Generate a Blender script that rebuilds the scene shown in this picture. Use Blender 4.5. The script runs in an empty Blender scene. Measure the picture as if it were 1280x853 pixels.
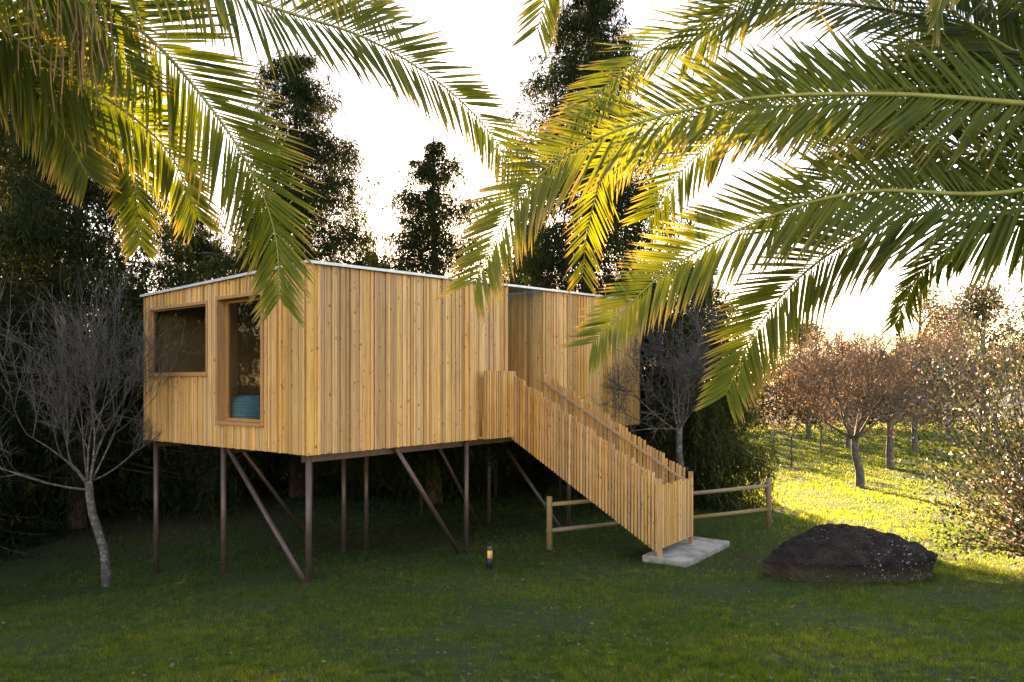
import bpy, math, random
import numpy as np
from mathutils import Vector, Matrix
R = math.radians
# ------------------------------------------------------------------ camera, sky, sun, exposure
F, CX, HOR, CAMZ = 900.0, 640.0, 480.0, 3.16      # focal length in photo pixels, centre column, horizon row, eye height
sc = bpy.context.scene
cam = bpy.data.cameras.new('camera'); camo = bpy.data.objects.new('camera', cam)
sc.collection.objects.link(camo); sc.camera = camo
cam.sensor_width = 36.0; cam.lens = F / 1280 * 36
cam.shift_y = (HOR - 426.5) / 1280
cam.clip_start = 0.05; cam.clip_end = 5000
camo.location = (0, 0, CAMZ); camo.rotation_euler = (R(90), 0, 0)
SUN_EL, SUN_AZ = R(10.0), R(-4.6)                  # azimuth from +Y towards +X
w = bpy.data.worlds.new('World'); sc.world = w; w.use_nodes = True
nt = w.node_tree; bg = nt.nodes['Background']
sky = nt.nodes.new('ShaderNodeTexSky'); sky.sky_type = 'NISHITA'; sky.sun_disc = False
sky.sun_elevation = SUN_EL; sky.sun_rotation = SUN_AZ
sky.air_density = 1.0; sky.dust_density = 0.3; sky.ozone_density = 1.0
nt.links.new(sky.outputs[0], bg.inputs[0]); bg.inputs[1].default_value = 0.09
sl = bpy.data.lights.new('sun', 'SUN'); sl.energy = 5.0; sl.angle = R(0.55); sl.color = (1.0, 0.82, 0.56)
so = bpy.data.objects.new('sun', sl); sc.collection.objects.link(so)
sd = Vector((math.sin(SUN_AZ)*math.cos(SUN_EL), math.cos(SUN_AZ)*math.cos(SUN_EL), math.sin(SUN_EL)))
so.rotation_euler = (-sd).to_track_quat('-Z', 'Y').to_euler(); so.location = (0, 60, 40)
vs = sc.view_settings; vs.view_transform = 'Standard'; vs.look = 'None'; vs.gamma = 1.0
vs.exposure = 3.4
vs.use_white_balance = True; vs.white_balance_temperature = 8300; vs.white_balance_tint = 32
vs.use_curve_mapping = False
sc.render.engine = 'CYCLES'
cy = sc.cycles
cy.max_bounces = 7; cy.diffuse_bounces = 4; cy.glossy_bounces = 3; cy.transmission_bounces = 5; cy.transparent_max_bounces = 8
cy.sample_clamp_indirect = 6.0; cy.caustics_reflective = False; cy.caustics_refractive = False
cy.use_denoising = True
col = sc.collection

# ------------------------------------------------------------------ helpers
def P(px, py, Y):
    return Vector(((px-CX)/F*Y, Y, CAMZ+(HOR-py)/F*Y))
def link(o, parent=None):
    col.objects.link(o)
    if parent is not None: o.parent = parent
    return o
def tag(o, label=None, cat=None, group=None, kind=None):
    if label: o['label'] = label
    if cat: o['category'] = cat
    if group: o['group'] = group
    if kind: o['kind'] = kind
    return o
def empty(name, loc=(0, 0, 0), rz=0):
    o = bpy.data.objects.new(name, None); o.location = loc; o.rotation_euler = (0, 0, rz)
    o.empty_display_size = 0.2
    return link(o)
def mesh_np(name, V, Fs, mat, smooth=False, attrs=None):
    V = np.asarray(V, dtype=np.float32); me = bpy.data.meshes.new(name)
    if isinstance(Fs, np.ndarray): Fs = [Fs]
    Fs = [np.asarray(f) for f in Fs if len(f)]
    me.vertices.add(len(V)); me.vertices.foreach_set('co', V.ravel())
    nl = sum(f.size for f in Fs); npo = sum(len(f) for f in Fs)
    me.loops.add(nl); me.polygons.add(npo)
    me.loops.foreach_set('vertex_index', np.concatenate([f.ravel() for f in Fs]).astype(np.int32))
    starts = []; off = 0
    for f in Fs:
        starts.append(off+np.arange(len(f))*f.shape[1]); off += f.size
    me.polygons.foreach_set('loop_start', np.concatenate(starts).astype(np.int32))
    me.update(calc_edges=True)
    me.polygons.foreach_set('use_smooth', np.full(npo, bool(smooth)))
    for k, a in (attrs or {}).items():
        at = me.attributes.new(k, 'FLOAT', 'POINT'); at.data.foreach_set('value', np.asarray(a, dtype=np.float32))
    me.materials.append(mat)
    return me
class MB:
    """collects shapes; build() links them as one mesh object"""
    def __init__(s): s.V = []; s.F3 = []; s.F4 = []; s.n = 0; s.A = []
    def add(s, V, F4=None, F3=None, a=None):
        V = np.asarray(V, dtype=np.float64); s.V.append(V)
        if F4 is not None and len(F4): s.F4.append(np.asarray(F4)+s.n)
        if F3 is not None and len(F3): s.F3.append(np.asarray(F3)+s.n)
        s.A.append(np.zeros(len(V)) if a is None else np.broadcast_to(np.asarray(a, dtype=np.float64), (len(V),)))
        s.n += len(V); return s
    def box(s, x0, x1, y0, y1, z0, z1, zt=None):
        """zt: optional top z at the four corners (x0y0, x1y0, x1y1, x0y1)"""
        t = zt if zt is not None else (z1,)*4
        V = [(x0,y0,z0),(x1,y0,z0),(x1,y1,z0),(x0,y1,z0),(x0,y0,t[0]),(x1,y0,t[1]),(x1,y1,t[2]),(x0,y1,t[3])]
        return s.add(V, [(0,3,2,1),(4,5,6,7),(0,1,5,4),(1,2,6,5),(2,3,7,6),(3,0,4,7)])
    def tube(s, pts, rad, n=6, a=None, cap=True):
        pts = np.asarray([tuple(p) for p in pts], dtype=np.float64); m = len(pts)
        rad = np.broadcast_to(np.asarray(rad, dtype=np.float64), (m,))
        T = np.gradient(pts, axis=0); T /= np.linalg.norm(T, axis=1)[:, None]+1e-9
        ref = np.array((0.0, 0, 1)) if abs(T[0, 2]) < 0.9 else np.array((1.0, 0, 0))
        U = np.cross(T, ref); U /= np.linalg.norm(U, axis=1)[:, None]+1e-9
        W = np.cross(T, U); ang = np.arange(n)*2*np.pi/n
        V = pts[:, None]+rad[:, None, None]*(np.cos(ang)[None, :, None]*U[:, None]+np.sin(ang)[None, :, None]*W[:, None])
        i = np.arange(m-1)[:, None]*n; j = np.arange(n)[None]; k = (j+1) % n
        Q = np.stack([i+j, i+k, i+n+k, i+n+j], -1).reshape(-1, 4)
        V = V.reshape(-1, 3); F3 = []
        if cap:
            V = np.vstack([V, pts[0], pts[-1]]); c = m*n
            for q in range(n):
                F3 += [(c, (q+1) % n, q), (c+1, (m-1)*n+q, (m-1)*n+(q+1) % n)]
        return s.add(V, Q, F3, None if a is None else np.broadcast_to(a, (len(V),)) if np.ndim(a) == 0 else np.concatenate([np.repeat(a, n), [a[0], a[-1]] if cap else []]))
    def data(s, name, mat, smooth=False, attr=None):
        F = []
        if s.F4: F.append(np.vstack(s.F4))
        if s.F3: F.append(np.vstack(s.F3))
        return mesh_np(name, np.vstack(s.V), F, mat, smooth, {attr: np.concatenate(s.A)} if attr else None)
    def build(s, name, mat, parent=None, smooth=False, attr=None):
        return link(bpy.data.objects.new(name, s.data(name, mat, smooth, attr)), parent)
def bevel(o, wd=0.004, seg=1):
    m = o.modifiers.new('bevel', 'BEVEL'); m.width = wd; m.segments = seg; m.limit_method = 'ANGLE'
    return o
def copy_tree(o, parent=None):
    c = o.copy(); col.objects.link(c); c.parent = parent
    for ch in list(o.children): copy_tree(ch, c)
    return c
def leaves(C, D, N, L, W, rng=None):
    """diamond leaf quads: centres' base C, direction D, normal-ish N, lengths, widths -> V, F"""
    D = D/(np.linalg.norm(D, axis=1)[:, None]+1e-9); S = np.cross(D, N); S /= np.linalg.norm(S, axis=1)[:, None]+1e-9
    L = L[:, None]; W = W[:, None]
    V = np.stack([C, C+D*L*.45+S*W*.5, C+D*L, C+D*L*.45-S*W*.5], 1).reshape(-1, 3)
    return V, np.arange(len(V)).reshape(-1, 4)
def spline(pts, n):
    p = np.asarray([tuple(q) for q in pts], dtype=np.float64)
    p = np.vstack([2*p[0]-p[1], p, 2*p[-1]-p[-2]]); m = len(p)-3
    out = []
    for u in np.linspace(0, m-1e-6, n):
        i = int(u); t = u-i; a, b, c, d = p[i:i+4]
        out.append(.5*(2*b+(c-a)*t+(2*a-5*b+4*c-d)*t*t+(3*b-a-3*c+d)*t**3))
    return np.array(out)

# ------------------------------------------------------------------ materials
class NM:
    def __init__(s, name):
        s.m = bpy.data.materials.new(name); s.m.use_nodes = True; s.t = s.m.node_tree; s.b = s.t.nodes['Principled BSDF']
        s.out = s.t.nodes['Material Output']
    def n(s, typ, **kw):
        nd = s.t.nodes.new('ShaderNode'+typ)
        for k, v in kw.items():
            if k[0] == '_': setattr(nd, k[1:], v)
            else:
                nd.inputs[int(k[1:]) if k[0] == 'i' and k[1:].isdigit() else k].default_value = v
        return nd
    def l(s, a, b): s.t.links.new(a, b)
    def ramp(s, fac, stops, interp='LINEAR'):
        r = s.t.nodes.new('ShaderNodeValToRGB'); r.color_ramp.interpolation = interp
        e = r.color_ramp.elements
        while len(e) < len(stops): e.new(0.5)
        for el, (p, c) in zip(e, stops): el.position = p; el.color = (*c, 1) if len(c) == 3 else c
        s.l(fac, r.inputs[0]); return r.outputs[0]
    def mix(s, fac, a, b, mode='MIX'):
        nd = s.t.nodes.new('ShaderNodeMix'); nd.data_type = 'RGBA'; nd.blend_type = mode
        for sock, v in ((nd.inputs[0], fac), (nd.inputs[6], a), (nd.inputs[7], b)):
            if hasattr(v, 'is_linked'): s.l(v, sock)
            else: sock.default_value = v if not isinstance(v, tuple) else (*v, 1)
        return nd.outputs[2]
    def math(s, op, a, b=0.0, c=0.0):
        nd = s.t.nodes.new('ShaderNodeMath'); nd.operation = op
        for sock, v in zip(nd.inputs, (a, b, c)):
            if hasattr(v, 'is_linked'): s.l(v, sock)
            else: sock.default_value = v
        return nd.outputs[0]
    def bump(s, h, st=.3, d=.01):
        b = s.n('Bump', Strength=st, Distance=d); s.l(h, b.inputs['Height']); s.l(b.outputs[0], s.b.inputs['Normal'])
    def set(s, **kw):
        for k, v in kw.items():
            k = k.replace('_', ' ')
            if hasattr(v, 'is_linked'): s.l(v, s.b.inputs[k])
            else: s.b.inputs[k].default_value = (*v, 1) if isinstance(v, tuple) else v
        return s
def wood(name, c1, c2, c3, knots=True, axis='Z', rough=.62, rnd=.5):
    m = NM(name); tc = m.n('TexCoord'); oi = m.n('ObjectInfo')
    off = m.n('CombineXYZ'); m.l(m.math('MULTIPLY', oi.outputs['Random'], 37.0), off.inputs[0]); m.l(m.math('MULTIPLY', oi.outputs['Random'], 91.0), off.inputs[1]); m.l(m.math('MULTIPLY', oi.outputs['Random'], 53.0), off.inputs[2])
    add = m.n('VectorMath', _operation='ADD'); m.l(tc.outputs['Object'], add.inputs[0]); m.l(off.outputs[0], add.inputs[1])
    mp = m.n('Mapping'); mp.inputs['Scale'].default_value = {'Z': (38, 38, 1.6), 'X': (1.6, 38, 38), 'Y': (38, 1.6, 38)}[axis]
    m.l(add.outputs[0], mp.inputs[0])
    g = m.n('TexNoise', Scale=1.0, Detail=4.0, Roughness=.6, Distortion=.6); m.l(mp.outputs[0], g.inputs[0])
    colr = m.ramp(g.outputs[0], [(.28, c2), (.5, c1), (.75, c3)])
    hsv = m.n('HueSaturation'); m.l(colr, hsv.inputs['Color'])
    m.l(m.math('MULTIPLY_ADD', oi.outputs['Random'], rnd, 1-rnd*.5), hsv.inputs['Value'])
    r2 = m.math('FRACT', m.math('MULTIPLY', oi.outputs['Random'], 13.7))
    m.l(m.math('MULTIPLY_ADD', r2, .22, .92), hsv.inputs['Saturation'])
    m.l(m.math('MULTIPLY_ADD', m.math('FRACT', m.math('MULTIPLY', oi.outputs['Random'], 7.3)), .012, .492), hsv.inputs['Hue'])
    c = hsv.outputs[0]
    if knots:
        mk = m.n('Mapping'); mk.inputs['Scale'].default_value = {'Z': (9, 9, 8), 'X': (8, 9, 9), 'Y': (9, 8, 9)}[axis]; m.l(add.outputs[0], mk.inputs[0])
        v = m.n('TexVoronoi', _feature='F1', Scale=1.0, Randomness=1.0); m.l(mk.outputs[0], v.inputs[0])
        k = m.ramp(v.outputs[0], [(.12, (1, 1, 1)), (.19, (.45, .45, .45)), (.30, (0, 0, 0))])
        cs = m.n('SeparateColor'); m.l(v.outputs['Color'], cs.inputs[0]); c = m.mix(m.math('MULTIPLY', k, m.ramp(cs.outputs[0], [(.66, (0, 0, 0)), (.70, (.5, .5, .5)), (1.0, (.95, .95, .95))])), c, (.085, .038, .014))
    big = m.n('TexNoise', Scale=1.3, Detail=3.0); m.l(add.outputs[0], big.inputs[0])
    c = m.mix(m.ramp(big.outputs[0], [(.5, (0, 0, 0)), (.8, (.3, .3, .3))]), c, (.28, .19, .09))
    m.set(Base_Color=c, Roughness=rough); m.bump(g.outputs[0], .25, .004)
    return m.m
def plain(name, c, rough=.5, metal=0.0, nscale=20, var=.25, bump=.1):
    m = NM(name); tc = m.n('TexCoord'); g = m.n('TexNoise', Scale=nscale, Detail=5.0); m.l(tc.outputs['Object'], g.inputs[0])
    d = tuple(x*(1-var) for x in c); b = tuple(min(1, x*(1+var)) for x in c)
    m.set(Base_Color=m.ramp(g.outputs[0], [(.3, d), (.7, b)]), Roughness=rough, Metallic=metal)
    if bump: m.bump(g.outputs[0], bump, .01)
    return m.m
def leafmat(name, stops, trans, tcol, rough=.5, attr='tint', noise=0.0, spec=.3):
    """foliage: colour by a per-leaf value, plus light passing through the leaf"""
    m = NM(name); at = m.n('Attribute', _attribute_name=attr)
    fac = at.outputs['Fac']
    if noise:
        tc = m.n('TexCoord'); g = m.n('TexNoise', Scale=noise, Detail=3.0); m.l(tc.outputs['Object'], g.inputs[0])
        fac = m.math('ADD', fac, m.math('MULTIPLY_ADD', g.outputs[0], .7, -.35))
    c = m.ramp(fac, stops)
    m.set(Base_Color=c, Roughness=rough); m.b.inputs['Specular IOR Level'].default_value = spec
    tr = m.n('BsdfTranslucent'); m.l(m.mix(1.0, c, tcol, 'MULTIPLY'), tr.inputs[0])
    mx = m.n('MixShader', Fac=trans); m.l(m.b.outputs[0], mx.inputs[1]); m.l(tr.outputs[0], mx.inputs[2])
    m.l(mx.outputs[0], m.out.inputs[0]); return m.m
M = {}
M['clad'] = wood('larch cladding', (.58, .335, .130), (.40, .205, .068), (.68, .44, .20), rnd=.62)
M['stair'] = wood('stair timber', (.55, .305, .115), (.38, .19, .062), (.65, .40, .175), rnd=.55)
M['stairx'] = wood('stair timber x', (.48, .27, .10), (.34, .17, .06), (.58, .36, .16), axis='X', rnd=.3)
M['stairy'] = wood('stair timber y', (.48, .30, .13), (.34, .20, .08), (.56, .38, .19), axis='Y', rnd=.3, knots=False)
M['frame'] = wood('window timber', (.40, .20, .075), (.30, .135, .045), (.47, .26, .11), knots=False, rnd=.15)
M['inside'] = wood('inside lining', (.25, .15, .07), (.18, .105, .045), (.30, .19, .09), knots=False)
M['sheath'] = plain('dark sheathing', (.05, .032, .018), .9)
M['under'] = plain('underside board', (.06, .045, .032), .9)
M['metal'] = plain('pale zinc edge', (.56, .60, .64), .35, .15, 6, .12, .03)
M['steel'] = plain('brown painted steel', (.085, .052, .042), .42, .2, 9, .25, .05)
M['concrete'] = plain('concrete', (.33, .30, .25), .9, 0, 5, .42, .5)
M['black'] = plain('black plastic', (.012, .012, .013), .4, 0, 30, .2, .02)
M['bark_red'] = plain('red bark', (.085, .045, .028), .95, 0, 9, .6, .8)
M['bark'] = plain('grey bark', (.10, .085, .068), .95, 0, 12, .6, .7)
M['twig'] = plain('grey twigs', (.062, .055, .050), .9, 0, 12, .3, 0)
M['twig_brown'] = plain('brown twigs', (.14, .092, .055), .9, 0, 12, .3, 0)
def mat_lichen_bark():
    m = NM('lichen bark'); tc = m.n('TexCoord'); g = m.n('TexNoise', Scale=9.0, Detail=6.0, Roughness=.7); m.l(tc.outputs['Object'], g.inputs[0])
    g2 = m.n('TexNoise', Scale=26.0, Detail=4.0); m.l(tc.outputs['Object'], g2.inputs[0])
    c = m.mix(m.ramp(g.outputs[0], [(.5, (0, 0, 0)), (.58, (1, 1, 1))]), (.07, .055, .04), (.20, .20, .18))
    c = m.mix(m.ramp(g2.outputs[0], [(.4, (.7, .7, .7)), (.6, (0, 0, 0))]), c, (.05, .04, .03))
    m.set(Base_Color=c, Roughness=.95); m.bump(g2.outputs[0], .7, .02); return m.m
M['lichen'] = mat_lichen_bark()
def mat_glass(name, tint, t=.5, rough=.02):
    m = NM(name); m.set(Base_Color=tint, Roughness=rough, IOR=1.5); m.b.inputs['Transmission Weight'].default_value = 1.0
    tp = m.n('BsdfTransparent'); tp.inputs[0].default_value = (*tint, 1)
    gl = m.n('BsdfGlossy', Roughness=rough); fr = m.n('Fresnel', IOR=1.6)
    ge = m.n('NewGeometry'); mx = m.n('MixShader'); m.l(m.math('MULTIPLY', fr.outputs[0], m.math('SUBTRACT', 1.0, ge.outputs['Backfacing'])), mx.inputs[0]); m.l(tp.outputs[0], mx.inputs[1]); m.l(gl.outputs[0], mx.inputs[2])
    m.l(mx.outputs[0], m.out.inputs[0]); return m.m
M['glass'] = mat_glass('window glass', (.88, .91, .90))
M['porchglass'] = mat_glass('pale blue sheet', (.42, .55, .62), rough=.2)
def mat_ground():
    m = NM('lawn soil'); tc = m.n('TexCoord')
    g = m.n('TexNoise', Scale=.6, Detail=6.0, Roughness=.65); m.l(tc.outputs['Object'], g.inputs[0])
    g2 = m.n('TexNoise', Scale=22.0, Detail=5.0); m.l(tc.outputs['Object'], g2.inputs[0])
    c = m.ramp(g.outputs[0], [(.3, (.022, .042, .012)), (.55, (.034, .062, .016)), (.75, (.048, .064, .020))])
    c = m.mix(m.ramp(g2.outputs[0], [(.35, (.6, .6, .6)), (.6, (0, 0, 0))]), c, (.035, .030, .014))
    lit = m.n('Attribute', _attribute_name='litter')
    c = m.mix(lit.outputs['Fac'], c, m.ramp(g2.outputs[0], [(.3, (.030, .017, .010)), (.7, (.075, .042, .024))]))
    m.set(Base_Color=c, Roughness=.95); m.b.inputs['Specular IOR Level'].default_value = .1; m.bump(g2.outputs[0], .6, .03); return m.m
M['ground'] = mat_ground()
M['grass'] = leafmat('grass blades', [(0, (.015, .038, .012)), (.35, (.034, .072, .021)), (.65, (.064, .098, .030)), (.9, (.13, .125, .045)), (1, (.22, .17, .08))], .55, (5.2, 4.0, .5), .5, noise=.45)
M['palm'] = leafmat('palm leaflets', [(0, (.034, .055, .008)), (.4, (.062, .092, .011)), (.64, (.125, .138, .018)), (.84, (.28, .21, .07)), (1, (.30, .19, .09))], .40, (1.55, 1.42, .35), .5, spec=.22)
M['rachis'] = plain('palm rachis', (.22, .22, .045), .5, 0, 8, .25, .05)
M['dry'] = plain('dry palm stalk', (.24, .12, .05), .8, 0, 15, .35, .1)
M['palmtrunk'] = plain('palm trunk', (.12, .085, .055), .95, 0, 7, .5, .8)
M['spruce'] = leafmat('spruce needles', [(0, (.008, .016, .006)), (.5, (.016, .028, .009)), (.85, (.040, .048, .014)), (1, (.10, .07, .022))], .25, (1.7, 1.5, .5), .8, spec=.08)
M['conifer'] = leafmat('weeping conifer needles', [(0, (.014, .024, .008)), (.5, (.028, .042, .012)), (.85, (.070, .078, .022)), (1, (.13, .11, .035))], .3, (1.8, 1.5, .5), .75, spec=.1)
M['brownleaf'] = leafmat('dead brown leaves', [(0, (.11, .062, .030)), (.5, (.18, .108, .055)), (1, (.29, .19, .10))], .38, (1.2, 1.05, .7), .6)
M['hedge'] = leafmat('hedge leaves', [(0, (.012, .020, .008)), (.6, (.028, .036, .014)), (1, (.060, .042, .024))], .25, (1.5, 1.3, .6), .85, spec=.05)
M['shrub'] = leafmat('glossy shrub leaves', [(0, (.026, .038, .013)), (.55, (.050, .062, .022)), (.72, (.11, .09, .055)), (.86, (.45, .36, .31)), (1, (.66, .56, .51))], .4, (1.3, 1.1, .9), .25, spec=.6)  # palest stops paint sun glints into the leaf colour
M['olive'] = leafmat('far tree leaves', [(0, (.04, .045, .018)), (.5, (.09, .075, .030)), (1, (.18, .11, .045))], .4, (1.5, 1.2, .6), .6)

# ------------------------------------------------------------------ ground
CTRL = np.array([(0, 0, 1.5), (-8, 0, 1.15), (9, 0, 1.7), (0, 6, .66), (-7, 7, .30), (8, 7, .75), (-3.23, 11.4, 0), (-5.25, 12.95, -.29), (-7.28, 14.5, -.68), (-.85, 14.6, -.25),
    (-2.9, 16.05, -.48), (-.6, 19.1, -.55), (-4.9, 17.6, -.45), (3.1, 13, -.14), (5.8, 16.4, -.08), (5.8, 11.4, .05), (10.5, 14, .0), (11.6, 24, -.3), (5, 25, -.35), (18, 30, -.1),
    (-12, 12, -.9), (-14, 25, -.9), (-5, 27, -.55), (0, 45, -.1), (25, 45, .1), (-25, 45, -.6), (-30, 20, -1.2), (30, 15, .3), (0, 80, .4), (60, 80, .6), (-60, 80, -.4)], dtype=float)
def _k(d): return np.sqrt(d*d+4.0)
_A = _k(np.linalg.norm(CTRL[:, None, :2]-CTRL[None, :, :2], axis=2)); _W = np.linalg.solve(_A+np.eye(len(CTRL))*-.02, CTRL[:, 2]-(-.1))
def gz(x, y):
    x = np.atleast_1d(np.asarray(x, float)); y = np.atleast_1d(np.asarray(y, float)); sh = x.shape
    q = np.stack([x.ravel(), y.ravel()], 1)
    r = np.zeros(len(q))
    for i in range(len(CTRL)): r += _W[i]*_k(np.hypot(q[:, 0]-CTRL[i, 0], q[:, 1]-CTRL[i, 1]))
    r = -.1+r; far = np.clip((np.hypot(q[:, 0], q[:, 1]-20)-50)/30, 0, 1)
    r = r*(1-far)+.2*far
    return r.reshape(sh)
def g1(x, y): return float(gz([x], [y])[0])
def litter(x, y):
    a = np.exp(-(((x+2.6)/3.4)**2+((y-17.2)/2.2)**2)**2)
    b = np.exp(-(((x+9.5)/4.0)**2+((y-20)/3.0)**2)**2)
    r_ = a*.62+b*.75
    for (fx, fy, fr) in ((3.9, 12.75, .5), (4.45, 13.5, .45), (3.3, 12.9, .4), (-3.3, 11.5, .22), (-5.3, 13.0, .22), (-.9, 14.6, .25), (-7.2, 14.5, .25), (-7.6, 13.4, .35), (.76, 14.65, .22), (5.83, 16.35, .22)):
        r_ = r_+.7*np.exp(-((x-fx)**2+(y-fy)**2)/fr**2)
    return np.clip(r_, 0, 1)
def axis_pts(lo, hi, c0, c1, fine):
    a = list(np.arange(c0, c1+1e-6, fine)); s = fine
    while a[-1] < hi: s *= 1.35; a.append(a[-1]+s)
    s = fine
    while a[0] > lo: s *= 1.35; a.insert(0, a[0]-s)
    return np.array(a)
gxs = axis_pts(-1500, 1500, -22, 24, .3); gys = axis_pts(-1500, 1500, -1, 46, .3)
GX, GY = np.meshgrid(gxs, gys)
rngg = np.random.default_rng(3)
GZ = gz(GX, GY); near = (np.hypot(GX, GY-15) < 40)
GZ = GZ+near*(.018*np.sin(GX*1.7+1.3*np.sin(GY*.9))*np.cos(GY*1.4+GX*.3)+rngg.normal(0, .006, GX.shape))
nx, ny = len(gxs), len(gys); ii = (np.arange(ny-1)[:, None]*nx+np.arange(nx-1)[None]).ravel()
gm = mesh_np('ground', np.stack([GX, GY, GZ], -1).reshape(-1, 3), np.stack([ii, ii+1, ii+nx+1, ii+nx], 1), M['ground'], True, {'litter': (litter(GX, GY)*np.clip(rngg.normal(.85, .25, GX.shape), 0, 1)).ravel()})
tag(link(bpy.data.objects.new('ground', gm)), 'mown green lawn with bare needle litter under the raised house', None, None, 'structure')
# grass blades: dense close by, thinner and coarser with distance
def make_grass(n=1220000):
    rng = np.random.default_rng(11)
    e_ = .35; Y = rng.uniform(54.**-e_, 4.6**-e_, n)**(-1/e_); X = rng.uniform(-.84, .84, n)*Y
    keep = (rng.random(n) > litter(X, Y)*.93)
    # tufty density
    keep &= (np.sin(X*3.1+np.sin(Y*2.3)*2)*np.cos(Y*2.7+X)+rng.normal(0, .7, n) > -1.0)
    X, Y = X[keep], Y[keep]; n = len(X); Z = gz(X, Y)-.006
    patch = .5+.5*np.sin(X*.9+2*np.sin(Y*.5))*np.cos(Y*.8+1.3*np.sin(X*.6))
    cx_ = np.floor(X/.11+.35*np.sin(Y*9)); cy_ = np.floor(Y/.11+.35*np.sin(X*8)); hs = np.modf(np.abs(np.sin(cx_*12.9898+cy_*78.233)*43758.5453))[0]; hs2 = np.modf(np.abs(np.sin(cx_*39.346+cy_*11.135)*24634.6345))[0]
    h = rng.uniform(.022, .058, n)*(.6+.4*patch)*(.45+1.15*hs)*np.where(rng.random(n) < .05, 1.8, 1.0)*(1+.015*Y)
    wd = np.maximum(.0055, Y*.00062*np.clip(1+(Y-12)*.04, 1, 1.9))*rng.uniform(.7, 1.3, n)
    el_ = ((X-5.55)/1.62)**2+((Y-11.95)/1.05)**2
    h = h*np.where((el_ < 1.0) & (el_ > .45), 1.25, 1.0)
    a = rng.uniform(0, 2*np.pi, n); la = hs2*12.0+rng.normal(0, .9, n); ln = rng.uniform(.1, .95, n)*h
    S = np.stack([np.cos(a), np.sin(a), np.zeros(n)], 1)*wd[:, None]*.5
    B = np.stack([X, Y, Z], 1); T = B+np.stack([np.cos(la)*ln, np.sin(la)*ln, h], 1)
    V = np.stack([B-S, B+S, T], 1).reshape(-1, 3)
    tint = np.clip(rng.normal(.36, .15, n)+.18*(patch-.5)+.28*(hs2-.5)+np.where(rng.random(n) < .05, .40, 0), 0, 1)
    me = mesh_np('grass', V, np.arange(len(V)).reshape(-1, 3), M['grass'], False, {'tint': np.repeat(tint, 3)})
    tag(link(bpy.data.objects.new('grass', me)), 'short green grass blades covering the lawn', 'grass', None, 'stuff')
make_grass()
def fallen_leaves(n=1100):
    rng = np.random.default_rng(5)
    Y = 1/rng.uniform(1/26., 1/5.2, n); X = rng.uniform(-.8, .8, n)*Y
    C = np.stack([X, Y, gz(X, Y)+.035], 1); a = rng.uniform(0, 6.28, n)
    D = np.stack([np.cos(a), np.sin(a), rng.normal(0, .25, n)], 1); N = np.stack([rng.normal(0, .35, n), rng.normal(0, .35, n), np.ones(n)], 1)
    V, Fq = leaves(C, D, N, rng.uniform(.03, .075, n), rng.uniform(.02, .045, n))
    me = mesh_np('fallen_leaves', V, Fq, M['brownleaf'], False, {'tint': np.repeat(rng.random(n), 4)})
    tag(link(bpy.data.objects.new('fallen_leaves', me)), 'small brown fallen leaves scattered over the lawn', 'leaves', None, 'stuff')
fallen_leaves()

# ------------------------------------------------------------------ the raised timber house
HC = Vector((-3.23, 11.4, 0)); HA = math.atan2(.794, .608)
def hw(x, y, z=0): # house-local to world
    return Vector((HC.x+x*math.cos(HA)-y*math.sin(HA), HC.y+x*math.sin(HA)+y*math.cos(HA), z))
LEN, WID, XM, XR = 11.3, 5.4, 5.2, 6.5       # length, depth, end of main block, start of the second block
ZB = 2.02                                   # underside of the cladding
def roofz(x, y): return 5.10+.036*x-.026*y
house = empty('tree_house', HC, HA)
tag(house, 'raised timber house clad in vertical golden boards on thin brown steel posts', 'house')
random.seed(4)
def rects_wall(name, axis, pos, thick, segs, mat):
    """sheathing: segs = (a0, a1, z0, z1 or None for the roof)"""
    b = MB()
    for a0, a1, z0, z1 in segs:
        if axis == 'x': # wall in the plane y = pos, running along x
            y0, y1 = pos, pos+thick
            zt = (z1,)*4 if z1 else (roofz(a0, y0)-.06, roofz(a1, y0)-.06, roofz(a1, y1)-.06, roofz(a0, y1)-.06)
            b.box(a0, a1, y0, y1, z0, 0, zt)
        else:
            x0, x1 = pos, pos+thick
            zt = (z1,)*4 if z1 else (roofz(x0, a0)-.06, roofz(x1, a0)-.06, roofz(x1, a1)-.06, roofz(x0, a1)-.06)
            b.box(x0, x1, a0, a1, z0, 0, zt)
    return b.build(name, mat, house)
def planks(wall, axis, pos, sign, a0, a1, zf0, zf1, wmin=.040, wmax=.095, mat='clad'):
    """vertical boards of uneven width and thickness, each its own object"""
    a = a0
    while a < a1-.01:
        wd = random.choice((random.uniform(wmin, .06), random.uniform(.065, wmax)))
        if a1-(a+wd) < .04: wd = a1-a
        d = random.choice((.014, .020, .028, .034)) if wd > .062 else random.choice((.016, .040, .046))
        g = .0085; x0, x1 = a+g*.5, a+wd-g*.5
        z0 = zf0+random.uniform(-.006, .004); b = MB()
        t0, t1 = (zf1(x0), zf1(x1)) if callable(zf1) else (zf1, zf1)
        h = wd/2
        # local origin at the board's own foot so the grain is its own
        if axis == 'x':
            y0, y1 = sorted((0, sign*d)); b.box(x0-a, x1-a, y0, y1, 0, 0, (t0-z0, t1-z0, t1-z0, t0-z0)); loc = (a, pos, z0)
        else:
            y0, y1 = sorted((0, sign*d)); b.box(y0, y1, x0-a, x1-a, 0, 0, (t0-z0, t0-z0, t1-z0, t1-z0)); loc = (pos, a, z0)
        o = b.build('plank', M[mat], wall); o.location = loc
        a += wd
T = .12
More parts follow.
